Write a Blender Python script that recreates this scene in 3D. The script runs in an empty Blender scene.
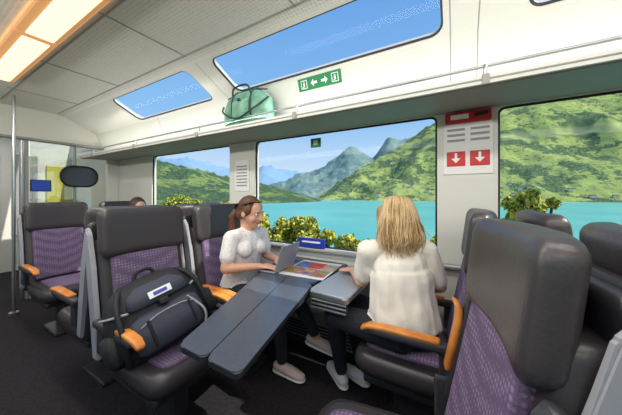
import bpy, bmesh, math, random
import numpy as np
from mathutils import Vector, Matrix, noise
random.seed(7)
S=bpy.context.scene
S.view_settings.view_transform='Standard'
C=S.collection
def lin(c):
    return tuple(((v/255)/12.92 if v/255<=.04045 else ((v/255+.055)/1.055)**2.4) for v in c)+(1,)
def V(*a): return Vector(a)

# ---------------- materials ----------------
def mat(name,col,rough=.5,metal=0,nscale=0,namt=0,col2=None,bump=0,bscale=40,spec=.5,emit=0,emcol=None):
    m=bpy.data.materials.new(name); m.use_nodes=True
    nt=m.node_tree; b=nt.nodes['Principled BSDF']
    b.inputs['Base Color'].default_value=lin(col)
    b.inputs['Roughness'].default_value=rough; b.inputs['Metallic'].default_value=metal
    b.inputs['Specular IOR Level'].default_value=spec
    tc=nt.nodes.new('ShaderNodeTexCoord')
    if col2:
        n=nt.nodes.new('ShaderNodeTexNoise'); n.inputs['Scale'].default_value=nscale; n.inputs['Detail'].default_value=6
        r=nt.nodes.new('ShaderNodeValToRGB'); r.color_ramp.elements[0].position=.38; r.color_ramp.elements[1].position=.62
        r.color_ramp.elements[0].color=lin(col); r.color_ramp.elements[1].color=lin(col2)
        nt.links.new(tc.outputs['Object'],n.inputs['Vector']); nt.links.new(n.outputs['Fac'],r.inputs['Fac'])
        nt.links.new(r.outputs['Color'],b.inputs['Base Color'])
    if bump:
        n=nt.nodes.new('ShaderNodeTexNoise'); n.inputs['Scale'].default_value=bscale; n.inputs['Detail'].default_value=4
        bp=nt.nodes.new('ShaderNodeBump'); bp.inputs['Strength'].default_value=bump; bp.inputs['Distance'].default_value=.01
        nt.links.new(tc.outputs['Object'],n.inputs['Vector']); nt.links.new(n.outputs['Fac'],bp.inputs['Height'])
        nt.links.new(bp.outputs['Normal'],b.inputs['Normal'])
    if emit:
        b.inputs['Emission Color'].default_value=lin(emcol or col); b.inputs['Emission Strength'].default_value=emit
    return m
M={}
M['white']=mat('wall_white',(220,220,212),.45,bump=.05,bscale=60)
M['whitegloss']=mat('panel_offwhite',(218,219,212),.28)
M['grey']=mat('panel_grey',(150,152,150),.45)
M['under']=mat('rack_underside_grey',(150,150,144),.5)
M['dgrey']=mat('dark_grey_plastic',(52,52,56),.45)
M['black']=mat('black_rubber',(22,22,24),.5)
M['leather']=mat('seat_leather',(60,56,58),.38,bump=.1,bscale=120)
M['shell']=mat('seat_shell_grey',(158,160,166),.4)
M['shelld']=mat('seat_shell_dark',(44,44,48),.4)
M['wood']=mat('armrest_wood',(224,146,66),.35,nscale=12,col2=(204,122,50))
M['carpet']=mat('carpet',(23,19,24),.95,nscale=60,col2=(40,34,40),bump=.3,bscale=200)
M['metal']=mat('brushed_metal',(186,188,190),.3,.9)
M['table']=mat('table_laminate',(78,84,95),.28,nscale=150,col2=(70,75,86))
M['tedge']=mat('table_edge',(36,38,44),.4)
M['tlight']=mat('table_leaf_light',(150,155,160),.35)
M['red']=mat('sign_red',(200,30,35),.4)
M['green']=mat('sign_green',(20,130,75),.4)
M['blue']=mat('sign_blue',(35,60,170),.4)
M['signw']=mat('sign_white',(235,235,235),.4)
M['lampd']=mat('lamp_diffuser',(255,240,215),.5,emit=1.15,emcol=(255,230,190))
M['lampw']=mat('lamp_trim_peach',(220,165,115),.5,emit=.4,emcol=(240,170,105))
M['yel']=mat('vestibule_yellow',(196,190,90),.5)
def fabric(name,c1,c2,sc):
    m=mat(name,c1,.9,bump=.3,bscale=250); nt=m.node_tree; b=nt.nodes['Principled BSDF']
    tc=nt.nodes.new('ShaderNodeTexCoord'); v=nt.nodes.new('ShaderNodeTexVoronoi'); v.inputs['Scale'].default_value=sc
    v.inputs['Randomness'].default_value=.15
    r=nt.nodes.new('ShaderNodeValToRGB'); r.color_ramp.elements[0].position=.2; r.color_ramp.elements[1].position=.5
    r.color_ramp.elements[0].color=lin(c2); r.color_ramp.elements[1].color=lin(c1)
    nt.links.new(tc.outputs['Object'],v.inputs['Vector']); nt.links.new(v.outputs['Distance'],r.inputs['Fac']); nt.links.new(r.outputs['Color'],b.inputs['Base Color'])
    return m
M['purple']=fabric('seat_fabric_mauve',(100,84,112),(146,124,154),62)
M['ceil']=fabric('ceiling_perforated',(226,226,218),(202,202,196),45)
def glassmat(name,tint,refl=.05):
    m=bpy.data.materials.new(name); m.use_nodes=True; nt=m.node_tree; nt.nodes.clear()
    o=nt.nodes.new('ShaderNodeOutputMaterial'); t=nt.nodes.new('ShaderNodeBsdfTransparent'); g=nt.nodes.new('ShaderNodeBsdfGlossy')
    t.inputs['Color'].default_value=tint; g.inputs['Roughness'].default_value=.02
    mx=nt.nodes.new('ShaderNodeMixShader'); mx.inputs[0].default_value=refl
    nt.links.new(t.outputs[0],mx.inputs[1]); nt.links.new(g.outputs[0],mx.inputs[2]); nt.links.new(mx.outputs[0],o.inputs['Surface'])
    return m
M['glass']=glassmat('window_glass',(.98,.99,.985,1),.006)
M['glass2']=glassmat('partition_glass',(.85,.88,.85,1),.12)

# ---------------- helpers ----------------
def link(o,parent=None):
    C.objects.link(o)
    if parent: o.parent=parent
    return o
def empty(name,loc=(0,0,0),rz=0):
    e=bpy.data.objects.new(name,None); e.location=loc; e.rotation_euler=(0,0,rz); e.empty_display_size=.1; C.objects.link(e); return e
def fin(bm,name,mt,parent=None,smooth=True,loc=None,rot=None,recalc=True):
    if recalc: bmesh.ops.recalc_face_normals(bm,faces=bm.faces)
    me=bpy.data.meshes.new(name); bm.to_mesh(me); bm.free()
    for m in (mt if isinstance(mt,list) else [mt]): me.materials.append(m)
    if smooth:
        me.shade_smooth()
    o=bpy.data.objects.new(name,me)
    if loc: o.location=loc
    if rot: o.rotation_euler=rot
    return link(o,parent)
def box(name,c,s,mt,parent=None,bev=.006,rot=None,seg=2):
    bm=bmesh.new(); bmesh.ops.create_cube(bm,size=1)
    for v in bm.verts: v.co=Vector((v.co.x*s[0],v.co.y*s[1],v.co.z*s[2]))
    b=min(bev,min(s)*.45)
    if b>0: bmesh.ops.bevel(bm,geom=bm.edges[:],offset=b,segments=seg,affect='EDGES',profile=.5)
    return fin(bm,name,mt,parent,smooth=False,loc=c,rot=rot)
def boxes(name,lst,mt,parent=None,bev=0):
    bm=bmesh.new()
    for c,s in lst:
        r=bmesh.ops.create_cube(bm,size=1)
        for v in r['verts']: v.co=Vector((v.co.x*s[0]+c[0],v.co.y*s[1]+c[1],v.co.z*s[2]+c[2]))
    return fin(bm,name,mt,parent,smooth=False)
def tube(name,pts,r,mt,parent=None,cyc=False,res=3):
    cu=bpy.data.curves.new(name,'CURVE'); cu.dimensions='3D'; cu.bevel_depth=r; cu.bevel_resolution=res; cu.use_fill_caps=True
    sp=cu.splines.new('POLY'); sp.points.add(len(pts)-1)
    for p,q in zip(sp.points,pts): p.co=(*q,1)
    sp.use_cyclic_u=cyc
    o=bpy.data.objects.new(name,cu); C.objects.link(o)
    bpy.context.view_layer.update()
    me=bpy.data.meshes.new_from_object(o.evaluated_get(bpy.context.evaluated_depsgraph_get()))
    bpy.data.objects.remove(o); me.materials.clear(); me.materials.append(mt); me.shade_smooth(); me.name=name
    return link(bpy.data.objects.new(name,me),parent)
def smoothpts(pts,n=6):
    pts=[Vector(p) for p in pts]; out=[]
    P=[pts[0]]+pts+[pts[-1]]
    for i in range(1,len(P)-2):
        for k in range(n):
            t=k/n; a,b,c,d=P[i-1],P[i],P[i+1],P[i+2]
            out.append(.5*((2*b)+(c-a)*t+(2*a-5*b+4*c-d)*t*t+(3*b-a-3*c+d)*t**3))
    out.append(pts[-1]); return out
def loft(name,secs,mt,parent=None,n=32,pw=4,loc=None,rot=None):
    bm=bmesh.new(); rings=[]
    for (cx,cy,cz,hx,hy,w) in secs:
        ring=[]
        for i in range(n):
            a=2*math.pi*i/n; ca,sa=math.cos(a),math.sin(a)
            x=math.copysign(abs(ca)**(2/pw),ca)*hx; y=math.copysign(abs(sa)**(2/pw),sa)*hy
            ring.append(bm.verts.new((cx+x+w*(y/hy)**2 if hy>0 else cx,cy+y,cz)))
        rings.append(ring)
    for a,b in zip(rings,rings[1:]):
        for i in range(n): bm.faces.new((a[i],a[(i+1)%n],b[(i+1)%n],b[i]))
    bm.faces.new(rings[0]); bm.faces.new(rings[-1])
    return fin(bm,name,mt,parent,loc=loc,rot=rot)
def pad_profile(z0,z1,xf,thick,hy,wing=0,edge=.03,k=7,lean=0):
    out=[]; zs=[]
    for i in range(5): a=math.pi/2*i/4; zs.append((z0+edge*(1-math.cos(a)),math.sin(a)))
    for i in range(1,k): zs.append((z0+edge+(z1-z0-2*edge)*i/k,1))
    for i in range(5): a=math.pi/2*i/4; zs.append((z1-edge*(1-math.sin(a)) ,math.cos(a)))
    for z,f in zs:
        hx=thick/2*max(.12,(f*.6+.4) if f<1 else 1); hh=hy-edge*(1-f)
        out.append((xf-thick/2+lean*(z-z0),0,z,hx,hh,wing))
    return out
def extrude_x(name,prof,x0,x1,mt,parent=None,closed=True):
    bm=bmesh.new(); A=[bm.verts.new((x0,y,z)) for y,z in prof]; B=[bm.verts.new((x1,y,z)) for y,z in prof]
    n=len(prof)
    for i in range(n if closed else n-1): bm.faces.new((A[i],A[(i+1)%n],B[(i+1)%n],B[i]))
    if closed: bm.faces.new(A); bm.faces.new(B)
    return fin(bm,name,mt,parent,smooth=False)
def rrect(u0,u1,v0,v1,r,n=6):
    pts=[]
    for cu,cv,a0,oc in ((u1-r,v1-r,0,(1,1)),(u0+r,v1-r,90,(0,1)),(u0+r,v0+r,180,(0,0)),(u1-r,v0+r,270,(1,0))):
        for i in range(n+1):
            a=math.radians(a0+90*i/n); pts.append((cu+r*math.cos(a),cv+r*math.sin(a),oc))
    return pts
def ring_panel(name,outer,inner,r,fmap,depth,mt,parent=None):
    u0,u1,v0,v1=outer; pts=rrect(*inner,r)
    bm=bmesh.new(); I=[bm.verts.new(fmap(p[0],p[1],0)) for p in pts]; D=[bm.verts.new(fmap(p[0],p[1],depth)) for p in pts]
    O={(a,b):bm.verts.new(fmap(u1 if a else u0,v1 if b else v0,0)) for a in(0,1) for b in(0,1)}
    n=len(pts)
    for i in range(n):
        j=(i+1)%n; a=O[pts[i][2]]; b=O[pts[j][2]]
        if a is b: bm.faces.new((I[i],I[j],a))
        else: bm.faces.new((I[i],I[j],b,a))
        bm.faces.new((I[i],I[j],D[j],D[i]))
    o=fin(bm,name,mt,parent,smooth=False)
    return o
def poly_face(name,pts,mt,parent=None):
    bm=bmesh.new(); bm.faces.new([bm.verts.new(p) for p in pts]); return fin(bm,name,mt,parent,smooth=False)
def slab(name,poly,z0,z1,mt,parent=None,bev=.008,edge_mat=None,rc=0.03):
    P=[Vector((p[0],p[1],0)) for p in poly]; pts=[]
    n=len(P)
    for i in range(n):
        a,b,c=P[i-1],P[i],P[(i+1)%n]; d1=(a-b).normalized(); d2=(c-b).normalized()
        for k in range(5):
            t=k/4; pts.append((b+d1*rc)*(1-t)**2+b*2*t*(1-t)+(b+d2*rc)*t*t)
    bm=bmesh.new(); A=[bm.verts.new((p.x,p.y,z0)) for p in pts]; B=[bm.verts.new((p.x,p.y,z1)) for p in pts]
    m=len(pts); bm.faces.new(A); top=bm.faces.new(B)
    for i in range(m):
        f=bm.faces.new((A[i],A[(i+1)%m],B[(i+1)%m],B[i])); f.material_index=1 if edge_mat else 0
    bmesh.ops.bevel(bm,geom=list(top.edges),offset=bev,segments=2,affect='EDGES')
    return fin(bm,name,[mt,edge_mat] if edge_mat else mt,parent,smooth=False)

# ---------------- coach shell ----------------
X0,X1=-4.65,2.2; YW=1.9; YO=-.8
WIN=[(-3.66,-2.12),(-1.756,-.11),(.223,1.85)]
BAY=[(X0,-1.94),(-1.94,.06),(.06,X1)]
SKY=[(-3.35,-1.98),(-1.68,-.06),(.30,1.8)]
SB=[(X0,-1.83),(-1.83,.1),(.1,X1)]
box('floor',((X0+X1)/2-1,(YW+YO)/2,-.03),(X1-X0+2.1,YW-YO+.1,.06),M['carpet'],bev=0)
def wallside(tag,Y,sgn):
    root=empty('wall_'+tag)
    for i,(w,b) in enumerate(zip(WIN,BAY)):
        ring_panel('wall_panel',(b[0],b[1],.0,1.9),(w[0],w[1],.845,1.84),.04,lambda u,v,d:(u,Y+sgn*d,v),.06,M['white'],root)
    return root
wallside('window_side',YW,1); wallside('aisle_side',YO,-1)
for k,(Y,sg) in enumerate(((YW,1),(YO,-1))):
    for i,w in enumerate(WIN):
        e=empty('window_%d'%(k*3+i+1))
        pts=rrect(w[0]+.004,w[1]-.004,.849,1.836,.04)
        tube('gasket',[(p[0],Y+sg*.02,p[1]) for p in pts],.009,M['black'],e,cyc=True)
        poly_face('pane',[(p[0],Y+sg*.05,p[1]) for p in pts],M['glass'],e)
def roofmap(u,v,d):
    return (u,1.62-.34*v+d*.447,2.20+.17*v+d*.894)
ceil=empty('ceiling')
for i,(s,b) in enumerate(zip(SKY,SB)):
    ring_panel('roof_band',(b[0],b[1],0,.38),(s[0],s[1],.02,.362),.07,lambda u,v,d:roofmap(u,v/.38,d),.05,M['whitegloss'],ceil)
    e=empty('window_%d'%(7+i))
    pts=rrect(s[0]+.003,s[1]-.003,.023,.359,.07)
    tube('gasket',[roofmap(p[0],p[1]/.38,.01) for p in pts],.008,M['dgrey'],e,cyc=True)
    poly_face('pane',[roofmap(p[0],p[1]/.38,.045) for p in pts],M['glass'],e)
extrude_x('cove_panel',[(1.74,1.86),(1.62,2.20),(1.66,2.22),(1.80,1.9)],X0,X1,M['whitegloss'],ceil)
extrude_x('ceiling_center',[(1.28,2.37),(1.2,2.385),(-.1,2.385),(-.18,2.37),(-.18,2.43),(1.28,2.43)],X0-2,X1,M['ceil'],ceil)
extrude_x('cove_aisle_side',[(-.18,2.37),(-.52,2.2),(-.64,1.86),(YO,1.86),(YO-.04,1.9),(-.7,2.2),(-.18,2.43)],X0-2,X1,M['whitegloss'],ceil)
sl_=[]
for x in (-3.9,-2.9,-1.83,-.8,.1,1.1): sl_.append(((x,.92,2.383),(.008,.56,.006)))
for y in (.68,1.19): sl_.append(((-1.2,y,2.383),(6.8,.008,.006)))
boxes('ceiling_seams',sl_,M['grey'],ceil)
bm=bmesh.new()
for x in (-3.0,-1.83,-.03,.1,1.2):
    vs=[bm.verts.new(p) for p in ((x,1.739,1.862),(x+.006,1.739,1.862),(x+.006,1.619,2.2),(x,1.619,2.2))]; bm.faces.new(vs)
    if x not in (-3.0,1.2):
        vs=[bm.verts.new(p) for p in ((x,1.619,2.199),(x+.006,1.619,2.199),(x+.006,1.279,2.369),(x,1.279,2.369))]; bm.faces.new(vs)
fin(bm,'cove_seams',M['grey'],ceil,smooth=False)
lamp=empty('ceiling_lamp')
for i,(a,b) in enumerate(((-3.55,-2.42),(-2.40,-1.22),(-1.20,0.0),(.02,1.2))):
    box('lamp_housing',((a+b)/2,.52,2.363),(b-a,.22,.044),M['lampw'],lamp,bev=.015)
    box('lamp_diffuser',((a+b)/2,.53,2.338),(b-a-.05,.13,.012),M['lampd'],lamp,bev=.005)
rack=empty('luggage_rack')
extrude_x('shelf',[(1.42,1.822),(1.415,1.86),(1.44,1.862),(1.46,1.842),(1.8,1.872),(1.89,1.872),(1.89,1.845),(1.8,1.842)],X0+.01,X1-.01,M['whitegloss'],rack)
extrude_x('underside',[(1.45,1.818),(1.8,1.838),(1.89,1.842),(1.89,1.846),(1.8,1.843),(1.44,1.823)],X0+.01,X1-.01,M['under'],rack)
box('lip_groove',((X0+X1)/2,1.4155,1.842),(X1-X0-.03,.004,.006),M['grey'],rack,bev=0)
tube('rail',[(X0+.05,1.45,1.915),(X1-.05,1.45,1.915)],.008,M['metal'],rack)
for x in (-4.2,-3.1,-2.0,-.95,.12,1.2):
    tube('bracket',smoothpts([(x,1.44,1.85),(x,1.44,1.9),(x,1.45,1.92)]),.009,M['metal'],rack)
    box('bracket_clip',(x,1.412,1.84),(.03,.012,.05),M['grey'],rack,bev=.003)
box('trim_1',(-1.2,1.885,1.852),(6.8,.02,.02),M['grey'],bev=.003)
box('trim_2',((X0+X1)/2,1.87,.832),(X1-X0-.02,.055,.022),M['grey'],bev=.006)
box('baseboard_window',((X0+X1)/2,1.885,.06),(X1-X0-.02,.025,.12),M['dgrey'],bev=.004)
h=empty('heater_duct')
box('duct',(-1.2,1.82,.2),(6.2,.12,.16),M['grey'],h,bev=.01)
boxes('slats',[((-1.2,1.755,.14+.025*i),(6.1,.012,.01)) for i in range(6)],M['metal'],h)
boxes('slat_gap',[((-1.2,1.758,.2),(6.12,.006,.14))],M['black'],h)
# partition at far end
p=empty('wall_end')
box('header',(X0-.03,.55,2.2),(.06,2.7,.42),M['white'],p,bev=0)
box('header_lip',(X0+.03,.55,2.0),(.08,2.68,.03),M['grey'],p,bev=.006)
for yy in (.92,.88,.16): box('post',(X0,yy,1.0),(.06,.03,2.0),M['metal'] if yy==.88 else M['grey'],p,bev=.01)
box('low_panel',(X0,1.42,.45),(.04,.96,.9),M['white'],p,bev=.004)
box('side_panel',(X0,-.33,1.0),(.05,.94,2.0),M['white'],p,bev=.004)
box('glass_rail',(X0,1.42,.92),(.05,.96,.04),M['metal'],p,bev=.01)
boxes('glass',[((X0,1.42,1.46),(.008,.94,1.05))],M['glass2'],p)
box('glass_mullion',(X0,1.38,1.46),(.04,.025,1.06),M['grey'],p,bev=.006)
box('end_post',(X0+.01,1.82,1.45),(.06,.16,1.1),M['whitegloss'],p,bev=.01)
e=empty('info_screen'); box('bezel',(X0+.03,1.04,1.42),(.02,.19,.15),M['black'],e,bev=.004); box('screen',(X0+.042,1.04,1.42),(.006,.17,.13),mat('screen_blue',(30,56,140),.3,emit=.2,emcol=(50,90,200)),e,bev=.002)
box('wall_right',(X1+.03,.55,1.2),(.06,2.7,2.5),M['white'],bev=0)
v=empty('wall_vestibule')
box('back',(-6.6,.55,1.2),(.06,2.7,2.5),M['white'],v,bev=0)
box('side',(-5.65,1.93,1.2),(2.0,.06,2.5),M['white'],v,bev=0)
box('side_b',(-5.65,-.83,1.2),(2.0,.06,2.5),M['white'],v,bev=0)
box('yellow_panel',(-6.54,1.75,1.45),(.04,.42,.8),M['yel'],v,bev=.03)
box('grey_panel',(-6.54,1.28,1.3),(.04,.3,1.4),M['grey'],v,bev=.03)
d=empty('door_1')
box('leaf',(-6.54,.55,1.0),(.05,.85,2.0),M['grey'],d,bev=.01)
pts=rrect(.28,.82,.95,1.75,.18)
poly_face('door_glass',[(-6.505,q[0],q[1]) for q in pts],M['black'],d)
tube('door_gasket',[(-6.505,q[0],q[1]) for q in pts],.015,M['dgrey'],d,cyc=True)
mi=empty('glass_reflection')
pts=rrect(1.22,1.62,1.42,1.70,.13)
poly_face('reflection_shape',[(X0+.05,q[0],q[1]) for q in pts],mat('reflection_dark',(70,72,74),.15,.6),mi)  # dark reflection in the partition glass, put in as a dark plate
tube('rim',[(X0+.05,q[0],q[1]) for q in pts],.012,M['black'],mi,cyc=True)
g=empty('grab_pole'); tube('pole',[(-4.15,.73,0),(-4.15,.73,2.385)],.015,M['metal'],g)
tube('flange',[(-4.15,.73,0),(-4.15,.73,.03)],.04,M['metal'],g)

# ---------------- signs ----------------
e=empty('exit_sign')
def cov(x,s,off):
    n=Vector((0,-.943,-.333)); q=Vector((x,1.74-.12*s,1.86+.34*s)); return q+n*off
def covquad(name,x0,x1,s0,s1,off,m,par): return poly_face(name,[cov(x0,s0,off),cov(x1,s0,off),cov(x1,s1,off),cov(x0,s1,off)],m,par)
covquad('plate',-1.06,-.70,.72,.97,.004,M['green'],e)
for k in range(4):
    a=-1.042+k*.086
    if k in (0,3):
        covquad('pictogram',a+.008,a+.062,.76,.93,.006,M['signw'],e); covquad('figure',a+.014,a+.056,.775,.915,.007,M['green'],e)
        covquad('runner_body',a+.028,a+.042,.80,.87,.008,M['signw'],e); covquad('runner_head',a+.031,a+.041,.88,.90,.008,M['signw'],e)
        covquad('runner_leg',a+.020,a+.034,.785,.80,.008,M['signw'],e)
    else:
        bm=bmesh.new()
        s_=1 if k==2 else -1; cx=a+.035
        vs=[bm.verts.new(cov(cx+s_*q[0],q[1],.006)) for q in ((-.026,.82),(.004,.82),(.004,.77),(.028,.845),(.004,.92),(.004,.87),(-.026,.87))]
        bm.faces.new(vs); fin(bm,'arrow',M['signw'],e,smooth=False)
e=empty('emergency_hammer_box')
box('case',(.065,1.885,1.80),(.25,.04,.07),M['red'],e,bev=.01)
box('label',(.02,1.862,1.80),(.1,.004,.03),M['signw'],e,bev=.001)
tube('hammer',[(.1,1.86,1.8),(.17,1.86,1.81)],.012,M['black'],e)
e=empty('safety_notice')
box('plate',(.065,1.896,1.60),(.27,.008,.33),M['signw'],e,bev=.002)
for k in range(6): box('text_line',(-.0+.13*(k%2),1.89,1.655+.035*(k//2)),(.1,.004,.015),M['grey'],e,bev=0)
for k in (0,1):
    X=.0+k*.13
    box('pictogram',(X,1.89,1.535),(.105,.005,.095),M['red'],e,bev=.002)
    box('arrow_stem',(X,1.886,1.552),(.014,.004,.04),M['signw'],e,bev=0)
    poly_face('arrow_head',[(X-.026,1.885,1.538),(X+.026,1.885,1.538),(X,1.885,1.508)],M['signw'],e)
e=empty('wall_notice')
box('plate',(-1.93,1.896,1.5),(.2,.008,.32),M['signw'],e,bev=.002)
for k in range(7): box('text_line',(-1.93,1.89,1.4+.033*k),(.15,.004,.012),M['grey'],e,bev=0)
e=empty('seat_number_sign'); box('plate',(-1.07,1.93,1.76),(.1,.01,.08),M['green'],e,bev=.002); box('mark',(-1.07,1.923,1.76),(.04,.004,.04),M['signw'],e,bev=0)
e=empty('reservation_sign'); box('plate',(-1.08,1.87,.885),(.26,.012,.085),M['blue'],e,bev=.003); box('text',(-1.08,1.862,.895),(.18,.003,.015),M['signw'],e,bev=0); box('foot',(-1.08,1.872,.844),(.2,.03,.01),M['dgrey'],e,bev=0)

# ---------------- seats ----------------
def build_seat():
    e=empty('train_seat')
    L=-.20
    loft('cushion',[(.22,0,.35,.20,.19,0),(.22,0,.36,.25,.23,0),(.225,0,.40,.265,.245,0),(.225,0,.44,.262,.245,0),(.22,0,.465,.245,.235,0),(.22,0,.472,.22,.21,0)],M['leather'],e,pw=6)
    loft('cushion_fabric',[(.24,0,.466,.20,.175,0),(.24,0,.48,.195,.17,0),(.24,0,.484,.17,.15,0)],M['purple'],e,pw=6)
    loft('back',pad_profile(.40,1.05,.03,.12,.235,.025,.03,8,L),M['leather'],e,pw=5)
    loft('back_fabric',pad_profile(.49,.97,.040,.06,.19,.022,.02,8,L),M['purple'],e,pw=6)
    loft('headrest',pad_profile(.95,1.225,.062+L*.5,.105,.24,.035,.045,7,L*.6),M['leather'],e,pw=4)
    loft('shell',pad_profile(.38,1.14,-.055,.05,.245,.02,.03,8,L),M['shelld'],e,pw=6)
    for s in (-1,1):
        y=s*.254
        bm=bmesh.new()
        prof=[(-.075,.42),(-.015,.42),(-.04,.62),(-.09,.90),(-.135,1.08),(-.17,1.12),(-.185,1.08),(-.155,.9),(-.105,.62)]
        A=[bm.verts.new((a,y-.012,b)) for a,b in prof]; B=[bm.verts.new((a,y+.012,b)) for a,b in prof]; n=len(prof)
        bm.faces.new(A); bm.faces.new(B)
        for i in range(n): bm.faces.new((A[i],A[(i+1)%n],B[(i+1)%n],B[i]))
        bmesh.ops.bevel(bm,geom=bm.edges[:],offset=.006,segments=2,affect='EDGES')
        fin(bm,'side_shell',M['shell'],e,smooth=False)
        y=s*.262
        loft('armrest',[(0,0,-.21,.016,.02,0),(0,0,-.2,.02,.026,0),(0,0,.16,.02,.026,0),(-.004,0,.19,.014,.022,0)],M['dgrey'],e,n=16,loc=(.19,y,.628),rot=(0,math.pi/2,0))
        loft('armrest_wood',[(0,0,-.15,.008,.018,0),(0,0,-.14,.011,.024,0),(.0,0,.1,.012,.025,0),(.008,0,.17,.012,.024,0),(.024,0,.205,.011,.02,0),(.03,0,.21,.006,.012,0)],M['wood'],e,n=16,loc=(.21,y,.652),rot=(0,math.pi/2,0))
        box('arm_bracket',(.03,y,.55),(.07,.022,.16),M['dgrey'],e,bev=.008)
    box('seat_pan',(.21,0,.33),(.44,.42,.05),M['shelld'],e,bev=.015)
    box('pedestal',(.16,0,.17),(.30,.10,.30),M['shelld'],e,bev=.03)
    box('foot_plate',(.17,0,.015),(.36,.26,.03),M['shelld'],e,bev=.01)
    return e
tmpl=build_seat()
def place(o,x,y,f,yaw=0):
    o.location=(x,y,0); o.rotation_euler=(0,0,(0 if f>0 else math.pi)+math.radians(yaw))
def clone(x,y,f,yaw=0,arms_up=False):
    e=empty('train_seat')
    for c in tmpl.children:
        k=c.copy(); k.parent=e; C.objects.link(k)
        if arms_up and c.name.startswith('armrest'):
            w_='wood' in c.name
            # folded up beside the back; wooden face turned to the rear on the aisle side
            aisle=(c.location.y>0) if f<0 else (c.location.y<0)
            k.rotation_euler=(0,-.2 if not(w_ and aisle) else -.2+math.pi*0,0)
            k.location=(((-.052 if aisle else .002) if w_ else -.024),c.location.y,.77)
            if w_: k.scale=(1,1,.72)
    place(e,x,y,f,yaw)
YA,YB=.84,1.42
place(tmpl,-1.62,YA,1); clone(-1.62,YB,1)
clone(-2.06,YA+.04,-1); clone(-2.06,YB+.02,-1)
clone(-3.50,.93,1); clone(-3.50,1.52,1)
clone(.035,.79,-1,9,True); clone(0.0,1.50,-1)
clone(.45,.82,1,0,True); clone(.42,1.50,1)

# ---------------- table ----------------
t=empty('folding_table')
slab('leaf_left',[(-.885,.55),(-.735,.55),(-.995,1.40),(-1.22,1.40)],.727,.75,M['table'],t,edge_mat=M['tedge'],bev=.005)
slab('leaf_right',[(-.73,.55),(-.575,.55),(-.765,1.34),(-.99,1.40)],.727,.75,M['table'],t,edge_mat=M['tedge'],bev=.005)
slab('window_section',[(-1.28,1.405),(-.775,1.36),(-.74,1.885),(-1.28,1.885)],.715,.747,M['table'],t,edge_mat=M['tedge'])
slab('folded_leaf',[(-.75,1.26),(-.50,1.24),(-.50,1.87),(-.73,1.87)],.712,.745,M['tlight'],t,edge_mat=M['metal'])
for k in range(3): box('leaf_rib',(-.62,1.255,.70-.022*k),(.22,.012,.012),M['metal'],t,bev=.004)
box('leaf_rib_plate',(-.62,1.275,.68),(.22,.02,.07),M['dgrey'],t,bev=.004)
box('arm_a',(-.8,1.3,.69),(.05,1.15,.045),M['dgrey'],t,bev=.01,rot=(0,0,.12))
box('arm_b',(-1.05,1.62,.69),(.05,.5,.045),M['dgrey'],t,bev=.01)
box('wall_bracket',(-.92,1.84,.6),(.5,.09,.22),M['dgrey'],t,bev=.02)
mp=empty('tourist_map')
box('map_sheet',(-.93,1.62,.7485),(.34,.40,.002),M['signw'],mp,bev=0,rot=(0,0,.08))
cols=[(225,90,50),(235,180,80),(120,170,80),(110,80,150),(200,60,70),(90,150,190)]
for k,cc in enumerate(cols):
    box('map_patch',(-1.04+.11*(k%3),1.54+.16*(k//3),.7503),(.108,.15,.0012),mat('map_ink_%d'%k,cc,.3,nscale=14,col2=cols[(k+2)%6]),mp,bev=0,rot=(0,0,.08))

lp=empty('laptop',(-1.175,1.49,.750),.05)
sil=mat('laptop_silver',(158,164,174),.35,.3)
box('base',(0,0,.008),(.17,.25,.012),sil,lp,bev=.005)
box('keyboard',(-.01,0,.0145),(.09,.22,.002),M['dgrey'],lp,bev=0)
a=math.radians(18)
box('lid',(.085+.095*math.sin(a),0,.014+.095*math.cos(a)),(.007,.25,.19),sil,lp,bev=.003,rot=(0,a,0))
box('screen',(.0805+.095*math.sin(a),0,.016+.095*math.cos(a)),(.002,.235,.172),mat('laptop_screen',(86,106,130),.2,nscale=12,col2=(60,80,110)),lp,bev=0,rot=(0,a,0))

# ---------------- backpack ----------------
bk=mat('backpack_fabric',(24,25,29),.7,bump=.3,bscale=150); bk2=mat('backpack_grey',(56,60,74),.75,bump=.3,bscale=150)
bp=empty('backpack',(-1.36,.81,.49),0)
bp.rotation_euler=(math.radians(14),math.radians(-18),math.radians(-14)); bp.scale=(1.05,1.08,1.02)
loft('body',[(0,0,0,.07,.16,0),(0,0,.015,.11,.20,0),(.0,0,.08,.13,.225,0),(-.01,0,.2,.13,.225,0),(-.02,0,.29,.115,.205,0),(-.03,0,.345,.09,.17,0),(-.035,0,.375,.055,.12,0),(-.035,0,.385,.02,.05,0)],bk,bp,pw=3)
loft('front_pocket',[(.11,0,.03,.03,.13,0),(.12,0,.05,.055,.155,0),(.12,0,.14,.058,.158,0),(.11,0,.195,.045,.145,0),(.10,0,.215,.02,.1,0)],bk2,bp,pw=3)
loft('upper_pocket',[(.09,0,.235,.02,.1,0),(.095,0,.255,.04,.14,0),(.08,0,.31,.04,.125,0),(.05,0,.345,.015,.08,0)],bk2,bp,pw=3)
for s in(-1,1):
    loft('side_pocket',[(0,s*.215,.03,.05,.02,0),(0,s*.22,.06,.08,.04,0),(0,s*.215,.17,.075,.035,0),(0,s*.2,.19,.05,.015,0)],bk,bp,pw=3)
    tube('strap',smoothpts([(-.04,s*.1,.36),(.04,s*.14,.345),(.10,s*.17,.28),(.125,s*.18,.19),(.12,s*.185,.10),(.07,s*.19,.02)]),.012,bk,bp)
    tube('compression_strap',smoothpts([(-.05,s*.22,.26),(.06,s*.20,.26),(.12,s*.14,.25)]),.006,M['shell'],bp)
    tube('pocket_strap',[(.165,s*.09,.05),(.176,s*.09,.10),(.168,s*.09,.185)],.007,bk,bp)
tube('loose_strap',smoothpts([(.14,.1,.2),(.18,.14,.1),(.17,.12,.02),(.15,.1,-.0)]),.006,M['grey'],bp)
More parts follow.
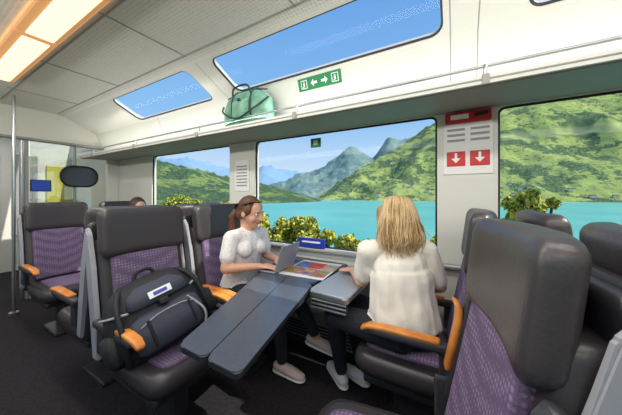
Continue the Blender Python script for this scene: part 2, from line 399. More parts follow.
tube('handle',smoothpts([(-.04,-.05,.37),(-.04,-.03,.415),(-.04,.03,.415),(-.04,.05,.37)]),.009,bk,bp)
tube('zip',smoothpts([(.16,-.12,.165),(.172,-.05,.19),(.172,.05,.19),(.16,.12,.165)]),.003,M['grey'],bp)
box('label',(.137,.0,.285),(.004,.10,.035),M['signw'],bp,bev=.001,rot=(0,-.2,0))
box('label_logo',(.14,.0,.285),(.004,.06,.018),M['blue'],bp,bev=.001,rot=(0,-.2,0))
box('buckle',(.14,0,.235),(.02,.04,.03),M['black'],bp,bev=.004)

# ---------------- green bag ----------------
gm=mat('duffel_mint',(132,180,158),.8,nscale=9,col2=(88,140,118),bump=.6,bscale=18); gd=mat('duffel_dark',(32,60,58),.7)
gb=empty('duffel_bag',(-1.50,1.555,1.862),0)
secs=[]
for i in range(13):
    u=-1+2*i/12; f=(1-abs(u)**3.2)**.4 if abs(u)<1 else .05
    secs.append((-.15*f,0,u*.27,.15*max(f,.2),.095*max(f,.2),0))
loft('body',secs,gm,gb,pw=2.6,rot=(0,math.pi/2,0))
for s in (-.1,.1):
    tube('band',[(s,.099*math.cos(q),.155+.155*math.sin(q)) for q in [2*math.pi*k/20 for k in range(20)]],.008,gd,gb,cyc=True)
tube('handle',smoothpts([(-.1,-.085,.24),(-.07,-.1,.31),(.07,-.1,.31),(.1,-.085,.24)]),.008,gd,gb)
tube('zip',smoothpts([(-.22,-.03,.27),(0,-.03,.305),(.22,-.03,.27)]),.005,gd,gb)
tube('shoulder_strap',smoothpts([(-.25,-.05,.2),(-.18,-.115,.12),(-.02,-.125,.05),(.14,-.12,.10),(.25,-.05,.2)]),.007,gd,gb)
loft('end_pocket',[(-.13,-.08,-.09,.06,.02,0),(-.13,-.09,-.08,.075,.025,0),(-.13,-.09,.08,.075,.025,0),(-.13,-.08,.09,.06,.02,0)],gm,gb,pw=3,rot=(0,math.pi/2,0))
box('clip',(.0,-.12,.2),(.03,.012,.02),gd,gb,bev=.003)

# ---------------- people ----------------
class Fig:
    def __init__(s,name): s.name=name; s.pr=[]; s.mats=[]; s.root=empty(name)
    def mi(s,m):
        if m not in s.mats: s.mats.append(m)
        return s.mats.index(m)
    def hull(s,c0,r0,c1,r1,m,R=None):
        R=R or Matrix.Identity(3)
        r0=Vector(r0) if not isinstance(r0,(int,float)) else Vector((r0,)*3)
        r1=Vector(r1) if not isinstance(r1,(int,float)) else Vector((r1,)*3)
        s.pr.append((Vector(c0),r0,Vector(c1),r1,s.mi(m),R))
    def ell(s,c,r,m,R=None): s.hull(c,r,c,r,m,R)
    def chain(s,pts,rs,m):
        for i in range(len(pts)-1): s.hull(pts[i],rs[i],pts[i+1],rs[i+1],m)
    def build(s,vox=.006,it=4):
        bm=bmesh.new()
        for c0,r0,c1,r1,m,R in s.pr:
            vs=[]
            ends=[(c0,r0)] if (c0-c1).length<1e-6 and (r0-r1).length<1e-6 else [(c0,r0),(c1,r1)]
            for c,r in ends:
                for i in range(1,8):
                    th=math.pi*i/8
                    for j in range(14):
                        ph=2*math.pi*j/14
                        l=Vector((math.sin(th)*math.cos(ph)*r.x,math.sin(th)*math.sin(ph)*r.y,math.cos(th)*r.z)); vs.append(bm.verts.new(c+R@l))
                vs.append(bm.verts.new(c+R@Vector((0,0,r.z)))); vs.append(bm.verts.new(c-R@Vector((0,0,r.z))))
            g=bmesh.ops.convex_hull(bm,input=vs)
            dl=[q for q in set(g['geom_interior']) if isinstance(q,bmesh.types.BMVert)]
            if dl: bmesh.ops.delete(bm,geom=dl,context='VERTS')
        bmesh.ops.recalc_face_normals(bm,faces=bm.faces)
        me=bpy.data.meshes.new('tmp'); bm.to_mesh(me); bm.free()
        o=bpy.data.objects.new('tmp',me); C.objects.link(o)
        r=o.modifiers.new('r','REMESH'); r.mode='VOXEL'; r.voxel_size=vox
        sm=o.modifiers.new('s','SMOOTH'); sm.factor=.5; sm.iterations=it
        bpy.context.view_layer.update()
        m2=bpy.data.meshes.new_from_object(o.evaluated_get(bpy.context.evaluated_depsgraph_get()))
        bpy.data.objects.remove(o)
        n=len(m2.polygons); cen=np.empty(n*3); m2.polygons.foreach_get('center',cen); cen=cen.reshape(-1,3)
        best=np.full(n,1e9); idx=np.zeros(n,dtype=np.int32)
        for c0,r0,c1,r1,m,R in s.pr:
            Ri=np.array(R.inverted())
            for k in range(7):
                t=k/6; c=c0.lerp(c1,t); rr=r0.lerp(r1,t); ra=np.array(rr)
                q=(cen-np.array(c))@Ri.T/ra; dd=(np.sqrt((q**2).sum(1))-1)*min(rr)
                msk=dd<best; best[msk]=dd[msk]; idx[msk]=m
                if (c0-c1).length<1e-6: break
        m2.materials.clear()
        for m in s.mats: m2.materials.append(m)
        m2.polygons.foreach_set('material_index',idx); m2.shade_smooth(); m2.name=s.name+'_body'
        o=bpy.data.objects.new('body',m2); link(o,s.root); return o
def frame(f,up=(0,0,1)):
    f=Vector(f).normalized(); r=f.cross(Vector(up)).normalized(); u=r.cross(f).normalized()
    return r,f,u,Matrix((r,f,u)).transposed()
skin=mat('skin',(214,162,136),.5); lips=mat('lips',(186,106,98),.5)
def hairmat(n,c1,c2):
    m=mat(n,c1,.5,nscale=14,col2=c2); nt=m.node_tree
    b=nt.nodes['Principled BSDF']; tc=nt.nodes.new('ShaderNodeTexCoord'); mp_=nt.nodes.new('ShaderNodeMapping'); mp_.inputs['Scale'].default_value=(120,120,8)
    nn=nt.nodes.new('ShaderNodeTexNoise'); nn.inputs['Scale'].default_value=1; bu=nt.nodes.new('ShaderNodeBump'); bu.inputs['Strength'].default_value=.8; bu.inputs['Distance'].default_value=.01
    nt.links.new(tc.outputs['Object'],mp_.inputs['Vector']); nt.links.new(mp_.outputs[0],nn.inputs['Vector']); nt.links.new(nn.outputs['Fac'],bu.inputs['Height']); nt.links.new(bu.outputs['Normal'],b.inputs['Normal'])
    return m
def head(F,c,f,up,hm,neck_base):
    r,f,u,R=frame(f,up); c=Vector(c)
    P=lambda a,b,d: c+r*a+f*b+u*d
    F.ell(P(0,-.01,.02),(.074,.094,.098),skin,R)
    F.hull(P(0,.02,-.02),(.063,.066,.06),P(0,.052,-.088),(.028,.028,.022),skin,R)
    F.hull(P(0,.088,.01),.008,P(0,.106,-.026),.010,skin,R)
    F.ell(P(0,.092,-.027),(.015,.009,.007),skin,R)
    F.ell(P(0,.080,-.053),(.020,.009,.007),lips,R)
    for s in(-1,1):
        F.ell(P(s*.076,-.01,-.005),(.010,.02,.03),skin,R)
        F.ell(P(s*.03,.081,.028),(.018,.006,.005),hm,R)
        F.ell(P(s*.040,.048,-.03),(.025,.03,.028),skin,R)
    F.hull(neck_base,(.052),P(0,-.03,-.06),.048,skin)
    F.eyes=[(P(s*.030,.072,.008),f) for s in (-1,1)]
    return P,R
def eyes(F):
    ew=mat('eye_white',(215,208,200),.2); ed=mat('eye_iris',(46,34,28),.2)
    for c,f in F.eyes:
        bm=bmesh.new(); bmesh.ops.create_uvsphere(bm,u_segments=12,v_segments=8,radius=.0105); fin(bm,'eye',ew,F.root,loc=c)
        bm=bmesh.new(); bmesh.ops.create_uvsphere(bm,u_segments=10,v_segments=8,radius=.0065); fin(bm,'iris',ed,F.root,loc=c+f*.006)
def hand(F,w,d,n,side,curl=.35):
    w=Vector(w); d=Vector(d).normalized(); n=Vector(n); n=(n-d*n.dot(d)).normalized(); l=d.cross(n)*side
    R=Matrix((l,d,n)).transposed()
    F.hull(w,(.026,.02,.018),w+d*.072,(.037,.02,.013),skin,R)
    for k,(o,L) in enumerate(((.030,.068),(.010,.078),(-.011,.072),(-.031,.056))):
        p=w+d*.08+l*o; dd=(d+l*o*3).normalized(); a=0
        for j,fr in enumerate((.45,.32,.23)):
            a+=curl*(.5+.4*j); q=p+(dd*math.cos(a)+n*math.sin(a))*L*fr
            F.hull(p,.0092-.0007*j,q,.0086-.0007*j,skin); p=q
    p=w+d*.022+l*.028; q=p+(d*.65+l*.75).normalized()*.035; r2=q+(d*.9+l*.3+n*.2).normalized()*.03
    F.hull(p,.014,q,.011,skin); F.hull(q,.011,r2,.009,skin)
def shoe(F,ank,toe_dir,m,sole):
    a=Vector(ank); t=Vector(toe_dir).normalized(); r,f,u,R=frame(t)
    F.hull(a-t*.03-u*.04,(.036,.045,.035),a+t*.07-u*.045,(.043,.05,.032),m,R)
    F.hull(a+t*.07-u*.045,(.043,.05,.032),a+t*.15-u*.055,(.038,.045,.022),m,R)
    F.hull(a-t*.03-u*.075,(.040,.05,.012),a+t*.15-u*.075,(.043,.05,.011),sole,R)
def torso(F,pel,chest,f,shirt,pants,sw=.165):
    r,f,u,R=frame(f); pel=Vector(pel); chest=Vector(chest)
    waist=pel.lerp(chest,.45)
    F.hull(pel-r*.075,(.10,.115,.10),pel+r*.075,(.10,.115,.10),pants,R)
    F.hull(pel+Vector((0,0,.05)),(.165,.122,.07),waist,(.145,.108,.08),shirt,R)
    F.hull(waist,(.145,.108,.08),chest,(.155,.112,.10),shirt,R)
    top=chest+(chest-pel).normalized()*.10
    F.hull(chest,(.155,.112,.10),top,(.13,.07,.045),shirt,R)
    sh=[top+r*s*sw-Vector((0,0,.012)) for s in(-1,1)]
    for s in sh: F.hull(top+Vector((0,0,.01)),.052,s,.056,shirt)
    return sh,top+(chest-pel).normalized()*.03,r
def bust(F,chest,f,m):
    r,f,u,R=frame(f)
    for s in(-1,1): F.ell(Vector(chest)+r*s*.07+f*.075,(.06,.06,.06),m,R)
def strands(name,mt,root,gen,n,r=.0022):
    cu=bpy.data.curves.new(name,'CURVE'); cu.dimensions='3D'; cu.bevel_depth=r; cu.bevel_resolution=0
    for i in range(n):
        pts=smoothpts(gen(i),4); sp=cu.splines.new('POLY'); sp.points.add(len(pts)-1)
        for k,(p_,q) in enumerate(zip(sp.points,pts)): p_.co=(*q,1); p_.radius=1.0-.7*(k/len(pts))**2
    o=bpy.data.objects.new(name,cu); C.objects.link(o); bpy.context.view_layer.update()
    me=bpy.data.meshes.new_from_object(o.evaluated_get(bpy.context.evaluated_depsgraph_get())); bpy.data.objects.remove(o)
    me.materials.clear()
    ml=mt if isinstance(mt,list) else [mt]
    for m in ml: me.materials.append(m)
    if len(ml)>1:
        per=max(1,len(me.polygons)//n)
        for pi,pg in enumerate(me.polygons): pg.material_index=(pi//per*7)%len(ml)
    me.shade_smooth(); link(bpy.data.objects.new(name,me),root)
jeans=mat('trousers_dark',(32,34,42),.8,bump=.3,bscale=90); sole=mat('shoe_sole',(225,222,216),.6)

# -- woman with ponytail
h1=hairmat('hair_brown',(70,42,26),(104,66,40)); sh1=mat('blouse_white_patterned',(238,235,230),.8,nscale=70,col2=(216,212,212),bump=.15,bscale=16); shoe1=mat('sneaker_taupe',(200,182,172),.7)
F=Fig('woman_with_ponytail')
sh,nb,r=torso(F,(-1.47,1.42,.575),(-1.41,1.42,.90),(1,-.08,0),sh1,jeans,.15)
bust(F,(-1.41,1.42,.90),(1,-.08,0),sh1)
P,R=head(F,(-1.345,1.415,1.165),(1,.10,-.28),(0.25,0,1),h1,nb)
F.ell(P(0,-.026,.032),(.083,.094,.098),h1,R)
F.hull(P(0,-.03,.07),(.07,.07,.05),P(0,-.08,-.03),(.065,.04,.05),h1,R)
F.ell(P(0,-.120,.0),.032,h1,R)
F.chain([P(0,-.125,-.01),P(.02,-.145,-.08),P(.03,-.12,-.17),P(.035,-.10,-.25)],[.028,.036,.030,.010],h1)
for s in (-1,1): F.hull(P(s*.07,.015,.035),(.014,.03,.04),P(s*.07,-.05,-.03),(.014,.03,.03),h1,R)
E=V(-1.38,1.20,.79); W=V(-1.22,1.37,.787)
A=sh[1]; F.hull(A,.056,A.lerp(E,.62),.056,sh1); F.hull(A.lerp(E,.5),.04,E,.036,skin); F.hull(E,.036,W,.024,skin)
hand(F,W,(1,.45,-.02),(0,0,-1),1,.3)
E=V(-1.37,1.62,.80); W=V(-1.23,1.59,.787)
A=sh[0]; F.hull(A,.056,A.lerp(E,.62),.056,sh1); F.hull(A.lerp(E,.5),.04,E,.036,skin); F.hull(E,.036,W,.024,skin)
hand(F,W,(1,-.25,-.02),(0,0,-1),-1,.3)
F.hull((-1.46,1.34,.565),.088,(-1.02,1.33,.58),.062,jeans); F.hull((-1.02,1.33,.58),.060,(-1.09,1.46,.12),.040,jeans)
shoe(F,(-1.09,1.46,.098),(1,.0,0),shoe1,sole)
F.hull((-1.46,1.50,.565),.088,(-1.02,1.50,.60),.062,jeans); F.hull((-1.02,1.50,.60),.060,(-.90,1.60,.30),.040,jeans)
F.hull((-.90,1.60,.30),.034,(-.89,1.61,.27),.034,skin)
shoe(F,(-.89,1.61,.27),(.9,.1,-.15),shoe1,sole)
F.build(.0055,4); eyes(F)
P1=P
def g1(i):
    rd=random.Random(i+900); a=rd.uniform(-1,1); b=rd.uniform(-.02,.02)
    return [P1(.075*a,.055-.03*abs(a),.095),P1(.085*a,-.03,.11-.05*abs(a)),P1(.06*a,-.11,.04),P1(.02*a,-.145,-.03),P1(.02+b,-.165+b*.6,-.09),P1(.03+b*1.6,-.14+b,-.18),P1(.035+b*2,-.115+b,-.26+b)]
strands('hair_strands',h1,F.root,g1,90,.0028)

# -- blonde woman
h2=hairmat('hair_blonde',(166,132,86),(204,172,122)); h2b=hairmat('hair_blonde_light',(212,186,140),(230,206,162)); sh2=mat('shirt_cream',(232,227,215),.8,bump=.8,bscale=9)
F=Fig('blonde_woman')
sh,nb,r=torso(F,(-.24,1.43,.585),(-.275,1.45,.90),(-.5,.865,0),sh2,jeans,.165)
bust(F,(-.275,1.45,.90),(-.5,.865,0),sh2)
rr,ff,uu,RR=frame((-.5,.865,0))
F.hull((-.24,1.43,.60),(.19,.135,.085),(-.265,1.445,.86),(.168,.122,.08),sh2,RR)
P,R=head(F,(-.305,1.485,1.165),(-.7,.72,-.06),(0,0,1),h2,nb)
F.ell(P(0,-.022,.03),(.092,.098,.096),h2,R)
F.hull(P(0,-.045,.02),(.096,.080,.08),P(0,-.062,-.09),(.104,.058,.06),h2,R)
F.hull(P(0,-.062,-.09),(.104,.058,.06),P(-.005,-.08,-.145),(.085,.032,.03),h2,R)
for s in (-1,1): F.hull(P(s*.078,.015,.03),(.02,.04,.05),P(s*.086,.0,-.10),(.02,.036,.05),h2,R)
E=V(-.49,1.44,.79); A=sh[0]; F.hull(A,.058,A.lerp(E,.78),.058,sh2); F.hull(A.lerp(E,.6),.041,E,.037,skin); F.hull(E,.036,V(-.61,1.62,.785),.024,skin)
hand(F,(-.61,1.62,.785),(-.7,.6,-.1),(0,0,-1),1,.35)
E=V(-.08,1.60,.78); A=sh[1]; F.hull(A,.058,A.lerp(E,.8),.058,sh2); F.hull(A.lerp(E,.6),.041,E,.037,skin); F.hull(E,.036,V(-.32,1.69,.68),.024,skin)
hand(F,(-.32,1.69,.68),(-1,-.15,-.12),(0,0,-1),-1,.35)
F.hull((-.26,1.37,.57),.09,(-.63,1.37,.575),.064,jeans); F.hull((-.63,1.37,.575),.062,(-.68,1.58,.12),.042,jeans)
F.hull((-.26,1.50,.57),.09,(-.62,1.60,.575),.064,jeans); F.hull((-.62,1.60,.575),.062,(-.58,1.70,.12),.042,jeans)
shoe(F,(-.68,1.58,.098),(-.7,.6,0),M['signw'],sole); shoe(F,(-.57,1.66,.098),(-.9,.3,0),M['signw'],sole)
ob=F.build(.0055,4); eyes(F)
# gentle cloth folds on the shirt surface
me=ob.data; si=[i for i,m in enumerate(me.materials) if m==sh2][0]
vset=set()
for pg in me.polygons:
    if pg.material_index==si: vset.update(pg.vertices)
nrm=[v_.normal.copy() for v_ in me.vertices]
for vi in vset:
    c=me.vertices[vi].co
    q=Vector((c.x*9+c.z*5,c.y*9,c.z*4-c.x*6))
    me.vertices[vi].co=c+nrm[vi]*(.011*noise.noise(q)+.005*noise.noise(q*2.3))
P2=P
def g2(i):
    rd=random.Random(i); a=rd.uniform(-2.3,2.3)
    s,c=math.sin(a),math.cos(a); e=rd.gauss(0,.010)
    L=rd.uniform(-.21,-.12)+ (.03 if abs(a)>1.6 else 0); cb=max(c,-.25); w=rd.gauss(0,.012); w2=rd.gauss(0,.016)
    return [P2(.02*s,-.03-.02*c,.127),P2(.068*s,-.03-.07*cb,.11),P2(.096*s+w*.3,-.04-.086*cb,.03),P2((.103+e)*s+w,-.052-.078*cb,-.06),P2((.108+e*1.5)*s+w,-.06-.068*cb+w2*.6,-.12),P2((.088+e*2)*s+w2,-.075-.045*cb+w*.7,L)]
strands('hair_strands',[h2,h2b],F.root,g2,420,.0027)

# -- passenger in the far row
h3=hairmat('hair_dark',(52,36,26),(80,56,40)); sh3=mat('jacket_navy',(50,56,76),.8)
F=Fig('seated_passenger')
sh,nb,r=torso(F,(-3.35,1.52,.575),(-3.32,1.52,.90),(1,0,0),sh3,jeans,.17)
P,R=head(F,(-3.22,1.52,1.145),(1,0,-.1),(0,0,1),h3,nb)
F.ell(P(0,-.024,.034),(.084,.096,.1),h3,R)
for s,y in ((1,-1),(0,1)):
    A=sh[s]; E=V(-3.28,1.52+y*.2,.78); F.hull(A,.055,E,.042,sh3); F.hull(E,.042,V(-3.06,1.52+y*.1,.68),.028,sh3); hand(F,(-3.06,1.52+y*.1,.68),(1,-y*.4,-.1),(0,0,-1),-y,.4)
    F.hull((-3.34,1.52+y*.08,.565),.088,(-2.9,1.52+y*.1,.58),.064,jeans); F.hull((-2.9,1.52+y*.1,.58),.06,(-2.92,1.52+y*.1,.12),.042,jeans); shoe(F,(-2.92,1.52+y*.1,.098),(1,0,0),M['black'],sole)
F.build(.009,3); eyes(F)

# ---------------- outside world ----------------
Fv=Vector((-.5015,.865,0)); Rv=Vector((.865,.5015,0)); EY=1.3
LAKE=-20.0
def terrain(name,cols,mt,rows=60,sub=22,amp=30,jag=8,seed=0,curve=1.0,fr=.004):
    """cols: (bearing tangent, shore distance, ridge distance, ridge slope) in the valley survey frame"""
    full=[]
    n=len(cols)
    for i in range(n-1):
        P0=cols[max(i-1,0)];a=cols[i];b=cols[i+1];P3=cols[min(i+2,n-1)]
        for k in range(sub):
            t=k/sub; row=[]
            for q in range(4):
                if q==3:
                    m0=(b[q]-P0[q])/2; m1=(P3[q]-a[q])/2
                    row.append((2*t**3-3*t*t+1)*a[q]+(t**3-2*t*t+t)*m0+(-2*t**3+3*t*t)*b[q]+(t**3-t*t)*m1)
                else: row.append(a[q]+(b[q]-a[q])*t)
            full.append(row)
    full.append(list(cols[-1]))
    bm=bmesh.new(); grid=[]
    for ci,(t_,ds,dr,s_) in enumerate(full):
        col=[]
        for j in range(rows+1):
            w=j/rows; D=ds+(dr-ds)*w
            zr=EY+s_*dr; z=LAKE-2+(zr-LAKE+2)*(w**curve)
            q=Fv*D+Rv*(t_*D)
            env=math.sin(math.pi*min(1,w))
            hgt=max(zr-LAKE,0)
            rid=1-abs(noise.noise(Vector((q.x*fr*1.3+seed,q.y*fr*1.3,1.7))))*2
            n1=noise.fractal(Vector((q.x*fr+seed,q.y*fr,0)),1.0,2.0,5)*.6+rid*.5-.2
            z+=amp*n1*env*min(1,hgt/150)
            z+=amp*.10*noise.noise(Vector((q.x*fr*9,q.y*fr*9,seed)))*min(1,w*8)*min(1,hgt/100)
            if w>.85: z+=jag*noise.fractal(Vector((q.x*fr*5+seed,q.y*fr*5,3)),1.0,2.0,4)*(w-.85)/.15*min(1,hgt/60)
            col.append(bm.verts.new((q.x,q.y,z)))
        q=Fv*(dr*1.3)+Rv*(t_*dr*1.3); col.append(bm.verts.new((q.x,q.y,LAKE-5)))
        grid.append(col)
    for a,b in zip(grid,grid[1:]):
        for j in range(len(a)-1): bm.faces.new((a[j],b[j],b[j+1],a[j+1]))
    return fin(bm,name,mt,smooth=True)
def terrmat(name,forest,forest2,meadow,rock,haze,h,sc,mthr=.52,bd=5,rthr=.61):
    m=bpy.data.materials.new(name); m.use_nodes=True; nt=m.node_tree; b=nt.nodes['Principled BSDF']; b.inputs['Roughness'].default_value=.95; b.inputs['Specular IOR Level'].default_value=.05
    geo=nt.nodes.new('ShaderNodeNewGeometry')
    def nz(s,d=8,ro=.6):
        n=nt.nodes.new('ShaderNodeTexNoise'); n.inputs['Scale'].default_value=s; n.inputs['Detail'].default_value=d; n.inputs['Roughness'].default_value=ro
        nt.links.new(geo.outputs['Position'],n.inputs['Vector']); return n
    def ramp(src,p0,p1,c0,c1):
        r=nt.nodes.new('ShaderNodeValToRGB'); r.color_ramp.elements[0].position=p0; r.color_ramp.elements[1].position=p1
        r.color_ramp.elements[0].color=c0; r.color_ramp.elements[1].color=c1; nt.links.new(src,r.inputs['Fac']); return r
    def mix(f,a,b_):
        x=nt.nodes.new('ShaderNodeMixRGB')
        if isinstance(f,float): x.inputs[0].default_value=f
        else: nt.links.new(f,x.inputs[0])
        for i,q in ((1,a),(2,b_)):
            if isinstance(q,tuple): x.inputs[i].default_value=q
            else: nt.links.new(q,x.inputs[i])
        return x
    fo=ramp(nz(sc*18,5,.85).outputs['Fac'],.44,.57,lin(forest),lin(forest2))
    me_=ramp(nz(sc*1.6,12,.74).outputs['Fac'],mthr,mthr+.02,(0,0,0,1),(1,1,1,1))
    mc=ramp(nz(sc*5).outputs['Fac'],.35,.65,lin(meadow),lin(tuple(int(q*.8) for q in meadow)))
    sp_=ramp(nz(sc*12,4,.8).outputs['Fac'],.58,.61,(0,0,0,1),(1,1,1,1))
    mc2=mix(sp_.outputs[0],mc.outputs[0],lin(forest))
    c1=mix(me_.outputs[0],fo.outputs[0],mc2.outputs[0])
    rk=ramp(nz(sc*3.1,10,.8).outputs['Fac'],rthr,rthr+.03,(0,0,0,1),(1,1,1,1))
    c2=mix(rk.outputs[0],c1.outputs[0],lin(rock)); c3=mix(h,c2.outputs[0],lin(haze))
    nt.links.new(c3.outputs[0],b.inputs['Base Color'])
    bn=nz(sc*16,6,.8); bu=nt.nodes.new('ShaderNodeBump'); bu.inputs['Strength'].default_value=.8; bu.inputs['Distance'].default_value=bd
    nt.links.new(bn.outputs['Fac'],bu.inputs['Height']); nt.links.new(bu.outputs['Normal'],b.inputs['Normal'])
    return m
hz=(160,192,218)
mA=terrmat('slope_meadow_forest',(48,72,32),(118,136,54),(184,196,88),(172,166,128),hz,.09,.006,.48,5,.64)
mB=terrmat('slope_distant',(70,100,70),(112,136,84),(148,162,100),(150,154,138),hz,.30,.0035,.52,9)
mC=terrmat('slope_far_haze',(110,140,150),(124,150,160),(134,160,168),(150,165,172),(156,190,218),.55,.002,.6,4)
mL=terrmat('slope_forest_dark',(40,66,32),(92,114,48),(140,158,70),(116,116,90),hz,.07,.008,.52,5)
def tb(u): return (u-311)/250
def sl(v): return (195-v)/250
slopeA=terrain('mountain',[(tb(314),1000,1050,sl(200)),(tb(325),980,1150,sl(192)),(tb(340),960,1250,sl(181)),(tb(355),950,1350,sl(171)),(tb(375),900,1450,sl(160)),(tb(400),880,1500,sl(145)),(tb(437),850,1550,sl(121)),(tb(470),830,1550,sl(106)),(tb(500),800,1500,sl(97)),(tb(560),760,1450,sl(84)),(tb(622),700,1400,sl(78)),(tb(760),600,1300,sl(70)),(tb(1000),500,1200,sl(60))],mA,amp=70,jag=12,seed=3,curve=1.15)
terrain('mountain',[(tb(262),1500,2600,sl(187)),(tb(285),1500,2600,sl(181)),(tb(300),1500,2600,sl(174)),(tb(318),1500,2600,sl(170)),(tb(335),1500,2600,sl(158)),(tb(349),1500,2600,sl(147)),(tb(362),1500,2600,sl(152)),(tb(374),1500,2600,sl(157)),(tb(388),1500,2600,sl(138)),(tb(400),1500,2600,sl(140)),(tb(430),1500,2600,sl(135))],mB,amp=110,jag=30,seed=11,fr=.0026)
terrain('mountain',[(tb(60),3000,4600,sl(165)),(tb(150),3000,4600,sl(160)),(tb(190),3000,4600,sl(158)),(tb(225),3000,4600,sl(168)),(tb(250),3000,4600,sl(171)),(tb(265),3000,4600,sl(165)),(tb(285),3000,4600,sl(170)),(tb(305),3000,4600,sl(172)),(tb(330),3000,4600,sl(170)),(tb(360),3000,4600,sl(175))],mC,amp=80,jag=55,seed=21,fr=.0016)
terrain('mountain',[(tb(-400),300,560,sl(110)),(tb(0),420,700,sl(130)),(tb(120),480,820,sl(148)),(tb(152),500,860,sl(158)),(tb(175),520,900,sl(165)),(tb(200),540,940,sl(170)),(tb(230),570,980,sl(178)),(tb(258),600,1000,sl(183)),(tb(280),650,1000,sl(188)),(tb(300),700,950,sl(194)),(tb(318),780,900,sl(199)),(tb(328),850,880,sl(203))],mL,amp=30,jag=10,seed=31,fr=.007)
wm=mat('lake_water',(96,182,168),.4,nscale=.012,col2=(116,194,178),spec=.3)
bm=bmesh.new(); bm.faces.new([bm.verts.new(p) for p in ((-9000,34,LAKE),(5000,34,LAKE),(5000,9000,LAKE),(-9000,9000,LAKE))]); fin(bm,'lake',wm,smooth=False)
# lakeside houses set on the slope surface
vh=empty('lakeside_village')
hw=mat('house_wall',(230,224,210),.8); hr=mat('house_roof',(140,96,74),.8)
bmw=bmesh.new(); bmr=bmesh.new(); rd=random.Random(5); cnt=0
for i in range(120):
    tt=rd.uniform(.12,1.5); D=rd.uniform(0,130)+ (900-tt*150); q=Fv*D+Rv*(tt*D)
    hit,loc,nn_,fi=slopeA.ray_cast(Vector((q.x,q.y,3000)),Vector((0,0,-1)))
    if not hit or loc.z<LAKE+3 or loc.z>LAKE+60: continue
    z=loc.z-1; w_,h_=rd.uniform(6,9),rd.uniform(5,9); cnt+=1
    if cnt>34: break
    r=bmesh.ops.create_cube(bmw,size=1)
    for v_ in r['verts']: v_.co=Vector((v_.co.x*w_*1.5+q.x,v_.co.y*w_+q.y,(v_.co.z+.5)*h_+z))
    zz=z+h_; A=[bmr.verts.new((q.x+a*w_*.85,q.y+b*w_*.6,zz)) for a,b in ((-1,-1),(1,-1),(1,1),(-1,1))]; T=[bmr.verts.new((q.x-w_*.85,q.y,zz+4)),bmr.verts.new((q.x+w_*.85,q.y,zz+4))]
    bmr.faces.new((A[0],A[1],T[1],T[0])); bmr.faces.new((A[2],A[3],T[0],T[1])); bmr.faces.new((A[1],A[2],T[1])); bmr.faces.new((A[3],A[0],T[0]))
fin(bmw,'house_walls',hw,vh,smooth=False); fin(bmr,'house_roofs',hr,vh,smooth=False)
gm2=mat('bank_grass',(86,110,50),.95,nscale=1.5,col2=(120,130,60))
extrude_x('ground',[(-60,-1.1),(4,-1.1),(10,-3),(22,-9),(48,-21.5),(48,-24),(-60,-24)],-400,300,gm2)
lf=[mat('leaf_yellow',(222,204,76),.7),mat('leaf_green',(114,140,48),.7),mat('leaf_lime',(182,188,70),.7),mat('leaf_dark',(68,94,38),.8)]
br=mat('shrub_bark',(80,62,44),.9)
def shrub(x,y,top,w,n,seed,yel=.5):
    rd=random.Random(seed); e=empty('shrub',(x,y,0)); base=-1.1-max(0,min(y,10)-4)*.317-max(0,y-10)*.5-.1
    blobs=[]
    for k in range(14):
        bx=rd.uniform(-w,w)*.8; bz=top-rd.uniform(.2,1.0)*1.2*(.35+abs(bx)/w); blobs.append((Vector((bx,rd.uniform(-.5,.5)*w*.6,bz)),rd.uniform(.18,.40)*w*.7))
    bm=bmesh.new()
    for i in range(n):
        c,r=rd.choice(blobs); d=Vector((rd.gauss(0,1),rd.gauss(0,1),rd.gauss(0,1))).normalized()
        q=c+d*r*rd.uniform(.5,1.12); s=rd.uniform(.022,.05)
        a=Vector((rd.gauss(0,1),rd.gauss(0,1),rd.gauss(0,1))).normalized(); b=a.cross(d+a.orthogonal()*.3).normalized()
        f=bm.faces.new([bm.verts.new(q+a*s*1.5),bm.verts.new(q+b*s),bm.verts.new(q-a*s*1.5),bm.verts.new(q-b*s)])
        u_=rd.random(); f.material_index=(0 if u_<yel*.6 else 2 if u_<yel else 1 if u_<.85 else 3)
    fin(bm,'foliage',lf,e,smooth=False,recalc=False)
    for k,(c,r) in enumerate(blobs):
        tube('branch',[(c.x*.15,c.y*.15,base),(c.x*.6,c.y*.6,(base+c.z)/2),tuple(c)],.022,br,e,res=1)
shrub(-7.6,6.5,.95,1.3,7000,1,.7); shrub(-5.4,6.0,.78,1.1,7000,2,.75); shrub(-4.2,6.6,.58,1.0,6000,3,.65)
shrub(-3.1,6.2,.34,1.0,6000,4,.7); shrub(-11.5,7.5,1.15,1.5,5000,5,.5); shrub(.05,5.8,.75,.6,5500,6,.75); shrub(1.25,6.5,1.45,.5,5000,7,.7)
shrub(-1.8,6.4,.0,1.2,5500,8,.6)

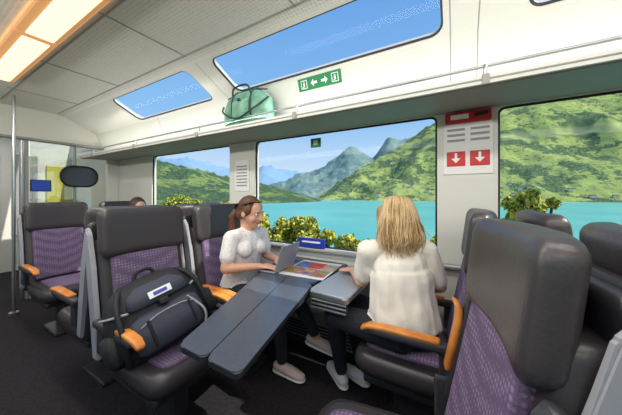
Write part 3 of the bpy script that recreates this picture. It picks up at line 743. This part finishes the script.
# ---------------- light ----------------
w=bpy.data.worlds.new('World'); S.world=w; w.use_nodes=True; nt=w.node_tree; bg=nt.nodes['Background']
tc=nt.nodes.new('ShaderNodeTexCoord'); sp=nt.nodes.new('ShaderNodeSeparateXYZ'); r=nt.nodes.new('ShaderNodeValToRGB')
r.color_ramp.elements[0].position=0.0; r.color_ramp.elements[0].color=lin((214,230,242))
r.color_ramp.elements[1].position=.75; r.color_ramp.elements[1].color=lin((88,146,218))
x=r.color_ramp.elements.new(.28); x.color=lin((136,186,234))
nt.links.new(tc.outputs['Generated'],sp.inputs[0]); nt.links.new(sp.outputs['Z'],r.inputs['Fac']); nt.links.new(r.outputs['Color'],bg.inputs['Color']); bg.inputs['Strength'].default_value=1.12
sun=bpy.data.lights.new('sun','SUN'); sun.energy=4.6; sun.angle=.01; sun.color=(1,.95,.86)
so=bpy.data.objects.new('sun',sun); C.objects.link(so); so.rotation_euler=Vector((-.70,-.10,-.70)).to_track_quat('-Z','Y').to_euler()
def area(n,loc,sx,sy,p,rot=(0,0,0),col=(1,.955,.9)):
    l=bpy.data.lights.new(n,'AREA'); l.shape='RECTANGLE'; l.size=sx; l.size_y=sy; l.energy=p; l.color=col
    o=bpy.data.objects.new(n,l); o.location=loc; o.rotation_euler=rot; C.objects.link(o)
area('ceiling_lamp_light',(-1.1,.535,2.325),4.8,.12,44)
area('vestibule_lamp_light',(-5.7,.55,2.33),1.0,.3,14)
area('aisle_fill_light',(-1.1,-.45,2.1),6.2,.1,34,rot=(math.radians(84),0,0))  # added fill shining across from the unseen side; no fixture there
area('rack_fill_light',(-1.2,1.50,1.90),6.6,.06,9,rot=(math.radians(160),0,0))  # added uplight to brighten cove and ceiling; no lamp strip on the rack

# ---------------- camera ----------------
cam=bpy.data.cameras.new('camera'); cam.sensor_width=36; cam.lens=250/622*36; cam.shift_y=-12.5/622; cam.clip_end=20000; cam.clip_start=.02
co=bpy.data.objects.new('camera',cam); co.location=(0,0,1.3); co.rotation_euler=(math.pi/2,0,math.radians(30.1)); C.objects.link(co); S.camera=co
